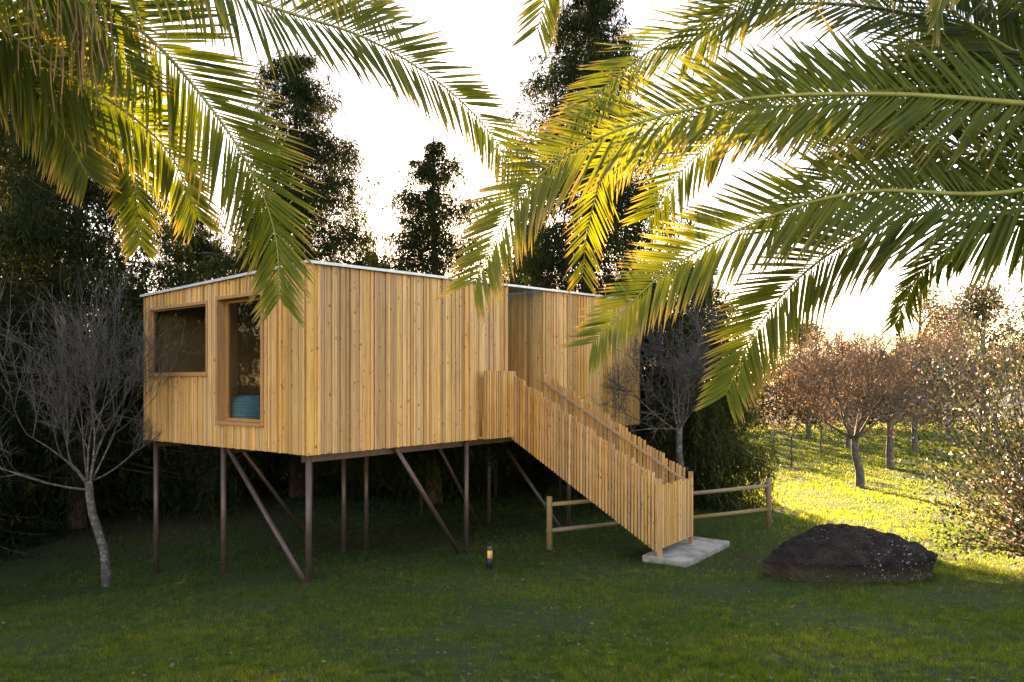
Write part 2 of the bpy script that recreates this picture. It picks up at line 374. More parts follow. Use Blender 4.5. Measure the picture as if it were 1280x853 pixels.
# front wall (faces -y), main block and second block
wf = rects_wall('wall', 'x', .05, T, [(.05, XM-.002, ZB+.03, None)], M['sheath'])
planks(wf, 'x', .048, -1, 0.0, XM, ZB, lambda x: roofz(x, 0)-.035)
wf2 = rects_wall('wall', 'x', .05, T, [(XR+.06, LEN-.05, ZB+.03, None)], M['sheath'])
planks(wf2, 'x', .048, -1, XR, LEN, ZB, lambda x: roofz(x, 0)-.035)
# window wall (faces -x)
W1 = (1.24, 2.68, 2.47, 4.70); W2 = (2.99, 5.16, 3.34, 4.66)
wl = rects_wall('wall', 'y', .05, T, [(.172, W1[0], ZB+.03, None), (W1[0], W1[1], ZB+.03, W1[2]), (W1[0], W1[1], W1[3], None), (W1[1], W2[0], ZB+.03, None),
     (W2[0], W2[1], ZB+.03, W2[2]), (W2[0], W2[1], W2[3], None), (W2[1], WID-.05, ZB+.03, None)], M['sheath'])
rz0 = lambda y: roofz(0, y)-.035
planks(wl, 'y', .048, -1, .012, W1[0]-.02, ZB, rz0)
planks(wl, 'y', .048, -1, W1[0]-.02, W1[1]+.02, ZB, W1[2]-.045)
planks(wl, 'y', .048, -1, W1[0]-.02, W1[1]+.02, W1[3]+.03, rz0)
planks(wl, 'y', .048, -1, W1[1]+.02, W2[0]-.02, ZB, rz0)
planks(wl, 'y', .048, -1, W2[0]-.02, W2[1]+.02, ZB, W2[2]-.012)
planks(wl, 'y', .048, -1, W2[0]-.02, W2[1]+.02, W2[3]+.022, rz0)
planks(wl, 'y', .048, -1, W2[1]+.02, WID, ZB, rz0)
# porch walls between the blocks
wp = rects_wall('wall', 'y', XR+.05, T, [(.172, 2.3, ZB+.2, None)], M['sheath'])
planks(wp, 'y', XR+.048, -1, .012, 2.25, ZB+.22, lambda y: roofz(XR, y)-.035)
wq = rects_wall('wall', 'y', XM-.17, T, [(.172, 2.3, ZB+.2, None)], M['clad'])
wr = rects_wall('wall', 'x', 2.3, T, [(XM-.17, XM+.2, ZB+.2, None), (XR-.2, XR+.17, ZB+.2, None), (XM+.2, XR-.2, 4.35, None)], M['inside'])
d = MB(); d.box(XM+.2, XR-.2, 2.34, 2.39, ZB+.22, 4.34); dd = d.build('door', M['frame'], house)
d = MB(); d.tube([(XR-.3, 2.28, 3.25), (XR-.3, 2.28, 3.4)], .012); d.build('handle', M['metal'], dd)
# far walls: unseen window added to light the room, plain rear
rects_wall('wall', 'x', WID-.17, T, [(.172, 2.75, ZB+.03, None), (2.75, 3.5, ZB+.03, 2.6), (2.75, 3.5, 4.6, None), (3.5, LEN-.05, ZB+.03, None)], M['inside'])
rects_wall('wall', 'y', LEN-.17, T, [(.172, WID-.172, ZB+.03, None)], M['clad'])
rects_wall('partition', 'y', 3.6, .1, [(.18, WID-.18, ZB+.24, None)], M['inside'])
def slab(name, x0, x1, y0, y1, z0, z1, mat, parent=house):
    b = MB(); b.box(x0, x1, y0, y1, z0, z1); return b.build(name, mat, parent)
slab('floor', .06, LEN-.06, .06, WID-.06, ZB+.035, ZB+.2, M['under'])
for yy in (.25, 2.62, 5.1):
    slab('floor_beam', .1, LEN-.1, yy-.06, yy+.06, ZB-.13, ZB+.033, M['steel'])
# roof: thin zinc sheet sloping, with an open bay of pale blue sheet over the porch
def roof_piece(name, x0, x1, y0, y1, mat, th=.045, dz=0.0):
    b = MB(); V = []
    for z in (-.03+dz, -.03+dz+th):
        for (x, y) in ((x0, y0), (x1, y0), (x1, y1), (x0, y1)): V.append((x, y, roofz(x, y)+z))
    b.add(V, [(0, 3, 2, 1), (4, 5, 6, 7), (0, 1, 5, 4), (1, 2, 6, 5), (2, 3, 7, 6), (3, 0, 4, 7)])
    return b.build(name, mat, house)
SK = (.45, 1.35, 2.1, 3.2)
for a_ in ((-.05, SK[0], -.06, WID+.05), (SK[1], XM-.02, -.06, WID+.05), (SK[0], SK[1], -.06, SK[2]), (SK[0], SK[1], SK[3], WID+.05)): roof_piece('roof', *a_, M['metal'])
roof_piece('added_skylight', SK[0]+.003, SK[1]-.003, SK[2]+.003, SK[3]-.003, M['glass'], .02, .01)  # unseen roof opening, added to bring daylight onto the pouf
rf2 = roof_piece('roof', XR+.02, LEN+.05, -.06, WID+.05, M['metal'])
roof_piece('roof', XM-.02, XR+.02, 2.2, WID+.05, M['metal'])
roof_piece('porch_roof', XM-.018, XR+.018, -.02, 2.198, M['porchglass'], .02, .012)
roof_piece('roof_edge', XM-.019, XR+.019, -.062, -.022, M['metal'])
# windows
def window(wy, dep, name='window', ft=.045, q=.05):
    y0, y1, z0, z1 = wy
    b = MB()
    b.box(-.012, dep+.06, y0-.018, y0+ft, z0-.03, z1+.03); b.box(-.012, dep+.06, y1-ft, y1+.018, z0-.03, z1+.03)
    b.box(-.010, dep+.06, y0+ft, y1-ft, z1-.03, z1+.028); b.box(-.030, dep+.06, y0+ft, y1-ft, z0-.04, z0+.02)
    wnd = bevel(b.build(name, M['frame'], house), .003)
    s = MB()
    s.box(dep, dep+.05, y0+ft, y0+ft+q, z0+.02, z1-.03); s.box(dep, dep+.05, y1-ft-q, y1-ft, z0+.02, z1-.03)
    s.box(dep+.002, dep+.048, y0+ft+q, y1-ft-q, z1-.03-q, z1-.03); s.box(dep+.002, dep+.048, y0+ft+q, y1-ft-q, z0+.02, z0+.02+q)
    s.build('frame', M['frame'], wnd)
    g = MB(); g.box(dep+.02, dep+.028, y0+ft+q-.01, y1-ft-q+.01, z0+.02+q-.01, z1-.03-q+.01); g.build('pane', M['glass'], wnd)
window(W1, .17); window(W2, .05, ft=.022, q=.022)
g = MB(); g.box(2.745, 2.80, WID-.13, WID-.09, 2.6, 4.6); g.box(3.45, 3.505, WID-.13, WID-.09, 2.6, 4.6); g.box(2.80, 3.45, WID-.13, WID-.09, 2.6, 2.65); g.box(2.80, 3.45, WID-.13, WID-.09, 4.55, 4.6); wb = g.build('window', M['frame'], house)  # rear window out of view, added to brighten the room
g = MB(); g.box(2.79, 3.46, WID-.114, WID-.106, 2.64, 4.56); g.build('pane', M['glass'], wb)
# steel posts and braces, footed in the lawn
def post(x, y, r=.05, name='post'):
    p = hw(x, y); b = MB(); zz = g1(p.x, p.y)
    b.tube([(x, y, zz-.25), (x, y, ZB+.03)], r, 14); o = b.build(name, M['steel'], house, True)
    for pl in o.data.polygons:
        if abs(pl.normal.z) > .9: pl.use_smooth = False
    return o
for x, y in ((.10, .12), (3.95, .12), (7.75, .12), (11.1, .12), (.10, 2.60), (3.6, 2.75), (2.85, 2.60), (7.7, 2.6), (11.1, 2.6), (.10, 5.08), (3.9, 5.1), (7.7, 5.1), (11.1, 5.1)):
    post(x, y)
def brace(xa, ya, xb, yb, r=.045):
    p = hw(xb, yb); zz = g1(p.x, p.y); b = MB(); b.tube([(xa, ya, ZB-.02), (xb+(xb-xa)*.05, yb+(yb-ya)*.05, zz-.12)], r, 12); b.build('brace', M['steel'], house, True)
brace(.10, 2.45, .10, .22); brace(2.0, .12, 3.75, .12); brace(1.8, 5.1, 3.7, 5.1); brace(7.7, 2.5, 7.75, .35); brace(5.6, 2.7, 7.4, 2.7)

# pouf and cushion behind the tall window
def lathe(prof, n=28, rib=0.0, nr=14):
    b = MB(); m = len(prof); V = []
    for (r, z) in prof:
        for k in range(n):
            a = k*2*math.pi/n; rr = r*(1+rib*math.cos(a*nr)); V.append((rr*math.cos(a), rr*math.sin(a), z))
    Q = [(i*n+k, i*n+(k+1) % n, (i+1)*n+(k+1) % n, (i+1)*n+k) for i in range(m-1) for k in range(n)]
    b.add(V, Q); return b
def mat_weave():
    m = NM('blue woven fabric'); tc = m.n('TexCoord'); wv = m.n('TexWave', _bands_direction='Z', Scale=9.0, Distortion=5.0, Detail=2.0); m.l(tc.outputs['Object'], wv.inputs[0])
    m.set(Base_Color=m.ramp(wv.outputs[0], [(.15, (.05, .15, .21)), (.85, (.10, .24, .30))]), Roughness=.9); m.bump(wv.outputs[0], .6, .02); return m.m
M['weave'] = mat_weave(); M['teal'] = plain('teal cushion', (.20, .50, .55), .9, 0, 40, .15, .2)
pf = lathe([(.0, .0), (.36, .01), (.45, .08), (.49, .2), (.50, .3), (.47, .42), (.40, .5), (.25, .535), (0, .54)], 40, .012, 10).build('pouf', M['weave'], None, True)
pw = hw(.72, 2.78); pf.scale = (.85, .85, 1.35); pf.location = (pw.x, pw.y, ZB+.2)
tag(pf, 'blue woven pouf on the floor behind the tall window', 'pouf')
def cushion():
    V = []; n = 13; Q = []
    for s in (1, -1):
        for i in range(n):
            for j in range(n):
                u, v = i/(n-1)*2-1, j/(n-1)*2-1
                t = (max(0, (1-u**4)*(1-v**4)))**.5*.085; k = 1-.08*(1-u*u)*(abs(v)**3)-.0; V.append((u*.24*(1-.07*(1-v*v)), v*.24*(1-.07*(1-u*u)), s*t))
        o = 0 if s == 1 else n*n
        for i in range(n-1):
            for j in range(n-1):
                q = (o+i*n+j, o+(i+1)*n+j, o+(i+1)*n+j+1, o+i*n+j+1); Q.append(q if s == 1 else q[::-1])
    b = MB(); b.add(V, Q); return b.build('cushion', M['teal'], None, True)
cu = cushion(); pw = hw(.95, 1.45, 0)
bd = empty('day_bed', hw(1.5, 1.58), HA); tag(bd, 'low day bed with pale mattress in the room behind the tall window', 'bed')
b = MB(); b.box(-.9, .9, -.42, .42, ZB+.26, ZB+.36); b.build('frame', M['inside'], bd)
for sx in (-.84, .84):
    for sy in (-.36, .36):
        b = MB(); b.box(sx-.03, sx+.03, sy-.03, sy+.03, ZB+.2, ZB+.26); b.build('leg', M['inside'], bd)
b = MB(); b.box(-.88, .88, -.40, .40, ZB+.362, ZB+.56); bevel(b.build('mattress', plain('mattress', (.55, .53, .48), .9), bd), .04, 3)
cu.location = hw(.90, 1.80, ZB+.655); cu.rotation_euler = (R(8), R(-6), HA)
tag(cu, 'teal cushion lying on the day bed beside the blue pouf', 'cushion')

# ------------------------------------------------------------------ staircase with gate
ST = empty('staircase', hw(5.85, -1.7, 0), HA)
tag(ST, 'steep timber staircase with uneven baluster railings going down to the lawn', 'staircase')
def stloc(x, y, z): # house-local -> staircase-local
    return (x-5.85, y+1.7, z)
RUN = 3.5; Z0 = 2.05; Z1 = .03
def stz(L): return Z0+(Z1-Z0)*min(max(L, 0), RUN)/RUN     # underside of the flight
random.seed(9)
def stair_side(xs, hand):
    # solid stringer board along the flight
    b = MB(); V = []
    for x in (xs-.02, xs+.02):
        for L in (0, RUN): V += [(x-5.85, 1.7-L, stz(L)+.02), (x-5.85, 1.7-L, stz(L)+.40)]
    b.add(V, [(0, 1, 3, 2), (4, 6, 7, 5), (0, 2, 6, 4), (1, 5, 7, 3), (0, 4, 5, 1), (2, 3, 7, 6)])
    b.build('stringer', M['stairy'], ST)
    L = .03; k = 0
    while L < RUN-.03:
        wd = random.uniform(.040, .047); top = stz(L)+1.36+(.0, .014, .028, .042, .056, .07)[k % 6]-.02+random.uniform(-.008, .008); bot = stz(L)-.02; sl0 = stz(L+wd)-stz(L)
        dp = random.uniform(.032, .044); sx = -1 if hand < 0 else 1
        x0 = xs+(-.022-dp if sx < 0 else .022)
        b = MB(); b.box(0, dp, -wd, 0, 0, top-bot); b.V[0][[0, 1], 2] = sl0; o = b.build('baluster', M['stair'], ST)
        o.location = (x0-5.85, 1.7-L, bot); o.rotation_euler = (random.uniform(-.006, .006), random.uniform(-.008, .008), 0)
        L += wd+random.uniform(.026, .031); k += 1
    # top rail between the balusters
    for hgt, nm in ((1.16, 'handrail'), (.74, 'rail')):
        b = MB(); V = []
        for x in ((xs-.06*hand*0-.035), xs+.035) if nm == 'handrail' else (xs-.018, xs+.018):
            for Lq in (0, RUN): V += [(x-5.85, 1.7-Lq, stz(Lq)+hgt), (x-5.85, 1.7-Lq, stz(Lq)+hgt+(.045 if nm == 'handrail' else .07))]
        b.add(V, [(0, 1, 3, 2), (4, 6, 7, 5), (0, 2, 6, 4), (1, 5, 7, 3), (0, 4, 5, 1), (2, 3, 7, 6)])
        b.build(nm, M['stairy'], ST)
XA, XB = 5.24, 6.46
stair_side(XA, -1); stair_side(XB, 1)
NT = 11
for k in range(NT):
    L = (k+.5)*RUN/NT; z = Z0+.2-(Z0+.2-.14)*(k+1)/(NT+.0)
    b = MB(); b.box(XA+.022-5.85, XB-.022-5.85, -.15, .15, -.02, .02); o = b.build('tread', M['stairx'], ST); o.location = (0, 1.7-L, z)
# landing in the porch mouth and the projecting balustrade beside it
b = MB(); b.box(XM+.01-5.85, XR-.01-5.85, 1.702, 3.9, ZB+.202, ZB+.235); b.build('landing', M['stairx'], ST)
pz = -.11
b = MB(); b.box(4.18-5.85, XA-.05-5.85, 1.7+pz, 1.7-.02, Z0-.01, Z0+.03); b.build('landing', M['stairx'], ST)
b = MB(); b.box(4.18-5.85, XA-.05-5.85, 1.7+pz-.03, 1.7+pz-.002, Z0-.005, Z0+.38); b.build('panel', M['clad'], ST)
a = 4.18
while a < XA-.06:
    wd = random.uniform(.044, .058); b = MB(); b.box(0, wd, -.035, 0, 0, 1.40); o = b.build('baluster', M['stair'], ST); o.location = (a-5.85, 1.7+pz-.032, Z0-.02); a += wd+.026
b = MB(); b.box(4.18-5.85, XA-.05-5.85, 1.7+pz, 1.7+pz+.04, Z0+1.2, Z0+1.245); b.build('rail', M['stairx'], ST)
# gate closing the foot of the stairs
gt = empty('gate', hw(5.85, -RUN-.06, 0), HA); tag(gt, 'low slatted timber gate at the foot of the staircase', 'gate')
a = XA-.06
while a < XB+.06:
    wd = random.uniform(.055, .085); b = MB(); b.box(0, wd, -.03, 0, 0, 1.17+random.choice((-.03, 0, .015))); o = b.build('slat', M['stair'], gt); o.location = (a-5.85, -.022, .12); a += wd+.018
for z in (.30, 1.06):
    b = MB(); b.box(XA-.05-5.85, XB+.05-5.85, -.02, .02, z, z+.07); b.build('rail', M['stairx'], gt)
for x in (XA-.085, XB+.10):
    b = MB(); b.box(-.03, .03, -.04, .04, -.3, 1.40); o = bevel(b.build('post', M['stair'], gt)); o.location = (x-5.85, 0, 0)
# concrete pad
pd = hw(6.15, -3.68); zpd = g1(pd.x, pd.y)
b = MB(); V = []
rngp = random.Random(2)
b.box(-1.06, 1.10, -.43, .45, -.25, .11); cp = bevel(b.build('concrete_pad', M['concrete']), .02, 2)
cp.location = (pd.x, pd.y, zpd+.02); cp.rotation_euler = (0, 0, HA); tag(cp, 'low grey concrete pad under the foot of the staircase', 'concrete pad')

# ------------------------------------------------------------------ round rail fences
M['pole'] = wood('round pole timber', (.24, .165, .075), (.17, .115, .05), (.31, .22, .11), axis='X', rnd=.3, knots=False)
def fence(pa, pb, posts, label, zo=(.40, .93), ph=1.1):
    pa = Vector(pa); pb = Vector(pb); d = pb-pa; ln = d.length; an = math.atan2(d.y, d.x)
    f = empty('pole_fence', (pa.x, pa.y, 0), an); tag(f, label, 'fence', 'round pole fences')
    for u in posts:
        w_ = pa+d*u; z = g1(w_.x, w_.y); b = MB(); b.tube([(0, 0, -.35), (0, 0, ph-.015), (0, 0, ph)], [.062, .060, .05], 14)
        o = b.build('post', M['pole'], f, True); o.location = (u*ln, 0, z)
    za, zb = g1(pa.x, pa.y), g1(pb.x, pb.y)
    for h in zo:
        b = MB(); b.tube([(-.06, -.0, za+h), (ln*.5, .0, (za+zb)/2+h-.005), (ln+.06, .0, zb+h)], .045, 12); b.build('rail', M['pole'], f, True)
fence((.76, 14.65, 0), (3.0, 15.83, 0), (0, .99), 'short round pole fence passing under the timber staircase')
fence((3.75, 15.7, 0), (5.83, 16.35, 0), (.02, 1.0), 'round pole fence between the staircase gate and the sunny meadow')

# ------------------------------------------------------------------ boulder
def boulder():
    import bmesh
    from mathutils import noise
    bm = bmesh.new()
    pts = [(-1.36,-.1,-.15),(-.9,-.65,-.15),(0,-.82,-.15),(.8,-.74,-.15),(1.3,-.42,-.15),(1.36,.2,-.15),(.8,.75,-.15),(-.3,.8,-.15),(-1.1,.5,-.15),
           (-1.40,-.08,.24),(-1.14,-.52,.30),(-.60,-.74,.36),(-.05,-.84,.36),(.92,-.76,.44),(1.36,-.40,.46),(1.36,.3,.50),(-.98,.1,.50),(-.12,.25,.82),(.38,.05,.78),(.74,.1,.66),(1.10,.1,.56),(-.4,.5,.66),(.4,.6,.62),(-.15,-.62,.40),(.62,-.55,.46),(1.16,-.30,.46)]
    for p in pts: bm.verts.new(p)
    hull = bmesh.ops.convex_hull(bm, input=bm.verts)
    for v in [v for v in bm.verts if not v.link_faces]: bm.verts.remove(v)
    for it in range(5):
        bmesh.ops.subdivide_edges(bm, edges=bm.edges, cuts=1, use_grid_fill=True)
        if it < 3: bmesh.ops.smooth_vert(bm, verts=bm.verts, factor=.07, use_axis_x=True, use_axis_y=True, use_axis_z=True)
    bm.normal_update()
    for v in bm.verts:
        q = v.co; n1 = noise.fractal(q*2.3+Vector((3, 1, 7)), 1, 2, 6); n2 = noise.ridged_multi_fractal(q*2.6+Vector((9, 2, 1)), 1, 2, 5, 1, 2)
        vd = noise.voronoi(q*2.1+Vector((5, 3, 2)))[0]; vd2 = noise.voronoi(q*5.5)[0]
        v.co = q+v.normal*(.055*min(.6, vd[1]-vd[0])+.025*min(.5, vd2[1]-vd2[0])-.03+.030*n1+.022*(n2-1.2)+.010*noise.fractal(q*11, 1, 2, 3))
    me = bpy.data.meshes.new('boulder'); bm.to_mesh(me); bm.free()
    for pl in me.polygons: pl.use_smooth = True
    m = NM('dark lichen rock'); tc = m.n('TexCoord')
    g = m.n('TexNoise', Scale=3.5, Detail=8.0, Roughness=.7); m.l(tc.outputs['Object'], g.inputs[0])
    g2 = m.n('TexNoise', Scale=40.0, Detail=5.0); m.l(tc.outputs['Object'], g2.inputs[0])
    c = m.ramp(g.outputs[0], [(.32, (.012, .009, .007)), (.5, (.034, .025, .018)), (.64, (.060, .046, .034)), (.8, (.10, .08, .06))])
    sp = m.n('SeparateXYZ'); m.l(tc.outputs['Object'], sp.inputs[0])
    low = m.math('ADD', sp.outputs['Z'], m.math('MULTIPLY_ADD', g.outputs[0], .5, -.25))
    c = m.mix(m.ramp(low, [(.05, (.8, .8, .8)), (.30, (0, 0, 0))]), c, (.15, .105, .06))
    wv = m.n('TexNoise', Scale=1.1, Detail=2.0); m.l(tc.outputs['Object'], wv.inputs[0])
    dv = m.n('VectorMath', _operation='MULTIPLY_ADD'); m.l(g2.outputs['Color'], dv.inputs[0]); dv.inputs[1].default_value = (.09, .09, .09); m.l(tc.outputs['Object'], dv.inputs[2])
    v = m.n('TexVoronoi', Scale=15.0, Randomness=1.0); m.l(dv.outputs[0], v.inputs[0])
    dots = m.math('SUBTRACT', m.math('MULTIPLY_ADD', wv.outputs[0], .55, -.125), v.outputs[0])
    dots = m.math('ADD', dots, m.math('MULTIPLY_ADD', g2.outputs[0], .25, -.125))
    c = m.mix(m.ramp(dots, [(.0, (0, 0, 0)), (.05, (.9, .9, .9))]), c, (.46, .45, .42))
    m.b.inputs['Specular IOR Level'].default_value = .15; m.set(Base_Color=c, Roughness=.95); m.bump(m.math('ADD', m.math('MULTIPLY', g.outputs[0], 2.0), g2.outputs[0]), 1.0, .07)
    me.materials.append(m.m)
    o = link(bpy.data.objects.new('boulder', me)); bx, by = 5.50, 11.95
    o.scale = (.97, 1.0, 1.06); o.location = (bx, by, g1(bx, by)-.02); o.rotation_euler = (0, 0, R(-8))
    tag(o, 'low dark boulder speckled with pale lichen lying on the lawn', 'boulder')
boulder()

# ------------------------------------------------------------------ garden light
def garden_light():
    x, y = -.39, 12.55; z = g1(x, y)
    e = empty('garden_light', (x, y, z), 0); tag(e, 'small black bollard garden light standing in the lawn under the house', 'garden light')
    def part(name, prof, mat, n=20):
        o = lathe(prof, n).build(name, mat, e, True); return o
    part('base', [(0, -.1), (.062, -.1), (.062, .17), (.056, .185), (0, .186)], M['black'])
    part('cap', [(0, .328), (.046, .328), (.050, .335), (.046, .375), (.03, .40), (0, .41)], plain('light cap', (.05, .047, .043), .35))
    m = NM('amber lens'); m.set(Base_Color=(.75, .42, .14), Roughness=.35); m.b.inputs['Emission Color'].default_value = (1, .5, .15, 1); m.b.inputs['Emission Strength'].default_value = .012
    part('lens', [(.0, .187), (.046, .187), (.048, .25), (.046, .327), (0, .3275)], m.m)
    for k in range(4):
        a = k*math.pi/2+.5; b = MB(); b.tube([(.05*math.cos(a), .05*math.sin(a), .18), (.05*math.cos(a), .05*math.sin(a), .335)], .004, 6); b.build('guard_bar', M['black'], e)
garden_light()

# ------------------------------------------------------------------ trees
def spruce_mesh(seed, H, Rr, clear, dens=1.0, droop=.5, weep=.5, col_pow=.75, leaf=(.16, .05)):
    """returns trunk mesh builder and needle arrays for a drooping conifer"""
    rng = np.random.default_rng(seed); tb = MB(); Vs = []; tint = []
    n = 10; zs = np.linspace(-.4, H, n)
    tb.tube(np.stack([.06*np.sin(zs*.7+seed), .05*np.cos(zs*.6), zs], 1), np.interp(zs, [-.4, 0, H], [.019*H+.05, .017*H, .02]), 9)
    C, D, L, W, TT = [], [], [], [], []
    z = clear
    while z < H-.15:
        u = (z-clear)/(H-clear); ln = Rr*max(.06, (1-u)**col_pow)
        for k in range(int(rng.integers(5, 8))):
            az = rng.uniform(0, 2*np.pi); l = ln*(rng.uniform(.5, 1.0) if rng.random() < .55 else rng.uniform(.9, 1.2)); zz = z+rng.uniform(-.13, .13)
            m = max(3, int(l/.28)+1); s = np.linspace(0, 1, m)
            rise = rng.uniform(-.05, .25)*(.3+u)
            hor = l*s; ver = l*(rise*s-droop*(s**1.6)*(1-.35*u)+.16*s**4)
            ca, sa = math.cos(az), math.sin(az)
            wob = rng.normal(0, .03*l, 1)[0]*np.sin(s*3)
            B = np.stack([ca*hor-sa*wob, sa*hor+ca*wob, zz+ver], 1)
            if l > .5: tb.tube(B, np.linspace(.012+.008*l, .005, m), 3, cap=False)
            # sprays to both sides of the branch, each hanging in a fringe
            ns = int((l*18+7)*dens)
            ss = np.clip(rng.beta(1.15, 1.0, ns), .04, 1); base = np.stack([np.interp(ss, s, B[:, i]) for i in range(3)], 1)
            side = rng.normal(0, 1, ns)*.22*l*(1.12-ss)
            base += np.stack([-sa*side+ca*np.abs(side)*.5, ca*side+sa*np.abs(side)*.5, -np.abs(side)*.22], 1)
            sl_ = rng.uniform(.15, 1.0, ns)**1.4*weep*(.3+.75*min(l, 1.8))
            sway = rng.normal(0, .10, (ns, 2)); q = 8; tb_ = np.clip(rng.normal(.40, .2, ns)+.25*(ss-.5)+(rng.random()-.5)*.3, 0, 1)
            for j in range(q):
                f = (j+rng.random(ns)*.6)/q
                c = base+np.stack([ca*f*.10+sway[:, 0]*f, sa*f*.10+sway[:, 1]*f, -sl_*f], 1)+rng.normal(0, .018, (ns, 3))
                dv = np.stack([sway[:, 0]+rng.normal(0, .50, ns), sway[:, 1]+rng.normal(0, .50, ns), -.9+rng.normal(0, .3, ns)], 1)
                if j == 0: dv = np.stack([-sa*side*3+ca*.6+rng.normal(0, .3, ns), ca*side*3+sa*.6+rng.normal(0, .3, ns), rng.normal(-.25, .2, ns)], 1)
                C.append(c); D.append(dv); L.append((leaf[0]+.07*sl_)*rng.uniform(.6, 1.4, ns)); W.append(leaf[1]*rng.uniform(.6, 1.5, ns)); TT.append(tb_)
        z += rng.uniform(.30, .50)*(.65+.35*(1-u))
    C = np.concatenate(C); D = np.concatenate(D); L = np.concatenate(L); W = np.concatenate(W); TT = np.concatenate(TT)
    N = np.random.default_rng(seed+1).normal(0, 1, C.shape)
    V, Q = leaves(C, D, N, L, W)
    return tb, V, Q, np.repeat(TT, 4)
PROTO = {}
def proto(key, maker, *a, bark='bark', leafm='spruce', **kw):
    if key not in PROTO:
        tb, V, Q, t = maker(*a, **kw)
        PROTO[key] = (tb.data('trunk', M[bark], True), mesh_np('crown', V, Q, M[leafm], False, {'tint': t}))
    return PROTO[key]
def place(name, key, loc, sc_=1.0, rz=0.0, label='', cat='tree', group=None, sz=None):
    e = empty(name, loc, rz); e.scale = (sc_, sc_, sz or sc_); tag(e, label, cat, group)
    link(bpy.data.objects.new('trunk', PROTO[key][0]), e); link(bpy.data.objects.new('crown', PROTO[key][1]), e); return e
proto('tall', spruce_mesh, 21, 15.0, 3.7, 2.4, dens=1.55, droop=.45, weep=.75, col_pow=.5, bark='bark_red', leaf=(.17, .024))
proto('open', spruce_mesh, 33, 13.5, 4.6, 2.2, dens=1.35, droop=.26, weep=.75, col_pow=.75, bark='bark_red', leaf=(.17, .024))
proto('broad', spruce_mesh, 45, 15.0, 4.8, 1.7, dens=1.2, droop=.32, weep=.85, col_pow=.6, bark='bark_red', leaf=(.19, .030))
proto('skirt', spruce_mesh, 57, 7.5, 3.4, .5, dens=1.5, droop=.42, weep=1.0, col_pow=.5, leaf=(.19, .032))
proto('weep', spruce_mesh, 63, 7.3, 2.3, .4, dens=2.1, droop=.55, weep=1.3, col_pow=.42, leafm='conifer', leaf=(.15, .024))
def at(px, Y): X = (px-CX)/F*Y; return (X, Y, g1(X, Y))
SP = [ # name, proto, px, Y, scale, sz, rot, label
 ('spruce_tree', 'tall', 372, 24.0, 1.15, 1.0, .3, 'tall dense dark spruce rising behind the window end of the house'),
 ('spruce_tree', 'open', 543, 22.5, 1.05, .85, 1.1, 'sparse spruce with straight reddish trunk behind the middle of the house'),
 ('spruce_tree', 'open', 462, 28.0, .85, .66, 2.0, 'short thin spruce in the gap between two taller spruces'),
 ('spruce_tree', 'tall', 735, 24.0, 1.2, 1.15, 4.0, 'tall spruce rising behind the porch and second block of the house'),
 ('spruce_tree', 'broad', 95, 20.5, .92, 1.0, .9, 'broad spruce with a bare trunk behind the grey bare tree'),
 ('spruce_tree', 'broad', 238, 29.0, .80, .80, 2.4, 'spruce far behind the terrace corner of the house'),
 ('spruce_tree', 'broad', -60, 24.0, 1.0, 1.1, 3.3, 'broad spruce at the outer edge of the dark wood'),
 ('low_spruce', 'skirt', 30, 22.0, 1.0, .95, .2, 'low spruce sweeping the ground behind the grey bare tree'),
 ('low_spruce', 'skirt', 165, 24.0, 1.0, 1.0, 1.7, 'low spruce sweeping the ground beside the terrace corner'),
 ('low_spruce', 'skirt', 280, 27.0, 1.0, .9, 2.9, 'low dark spruce showing between the thin posts of the window end'),
 ('low_spruce', 'skirt', 470, 25.0, .85, .72, 4.4, 'low spruce with drooping skirt behind the thin posts and diagonal brace'),
 ('low_spruce', 'skirt', 625, 25.5, .78, .68, 5.2, 'low spruce with drooping skirt behind the upper flight of the staircase'),
 ('low_spruce', 'skirt', -90, 17.5, .95, .9, 5.9, 'low spruce partly out of view beside the grey bare tree'),
 ('low_spruce', 'skirt', 548, 27.0, .8, .72, 1.2, 'low spruce added to block sun in the gap behind the sparse reddish-trunked spruce'),  # added to stop sun streaks falling on the lawn
 ('low_spruce', 'skirt', 700, 27.5, .8, .7, 3.7, 'low spruce with drooping skirt added behind the short pole fence to block sun'),  # added to keep sunlight from reaching under the house
 ('low_spruce', 'skirt', 385, 29.0, 1.0, .8, .9, 'low spruce with drooping skirt behind the tall dense spruce'),
 ('spruce_tree', 'broad', 20, 27.0, 1.0, 1.15, 5.0, 'broad spruce deep in the dark wood behind the others'),
 ('spruce_tree', 'broad', 670, 33.0, .75, .78, 1.3, 'spruce far behind the porch, half hidden by palm fronds'),
 ('spruce_tree', 'broad', 320, 33.0, .75, .78, 4.3, 'spruce far behind the tall dense spruce'),
 ('weeping_conifer', 'weep', 872, 20.5, 1.0, 1.0, .6, 'weeping conifer with long hanging sprays behind the pole fence'),
 ('weeping_conifer', 'weep', 800, 22.0, .92, .98, 2.6, 'weeping conifer close behind the second block of the house'),
]
for X_, Y_, s_, rz_, lab_ in ((-15.5, 11.5, 1.0, .4, 'broad spruce beside the lawn, mirrored in the tall window'), (-17.5, 16.5, 1.0, 2.0, 'broad spruce beside the dark wood, mirrored in the terrace window')):
    place('spruce_tree', 'broad', (X_, Y_, g1(X_, Y_)), s_, rz_, lab_, 'tree', 'conifers behind the house', 1.0)
for nm, key, px, Y, s_, sz, rz, lab in SP:
    place(nm, key, at(px, Y), s_, rz, lab, 'tree', 'conifers behind the house', sz)
# straight red trunk seen under the house
e = place('pine_tree', 'open', at(557, 21.5), .9, .5, 'pine with a straight reddish trunk seen under the house', 'tree', None, 1.0) if False else None

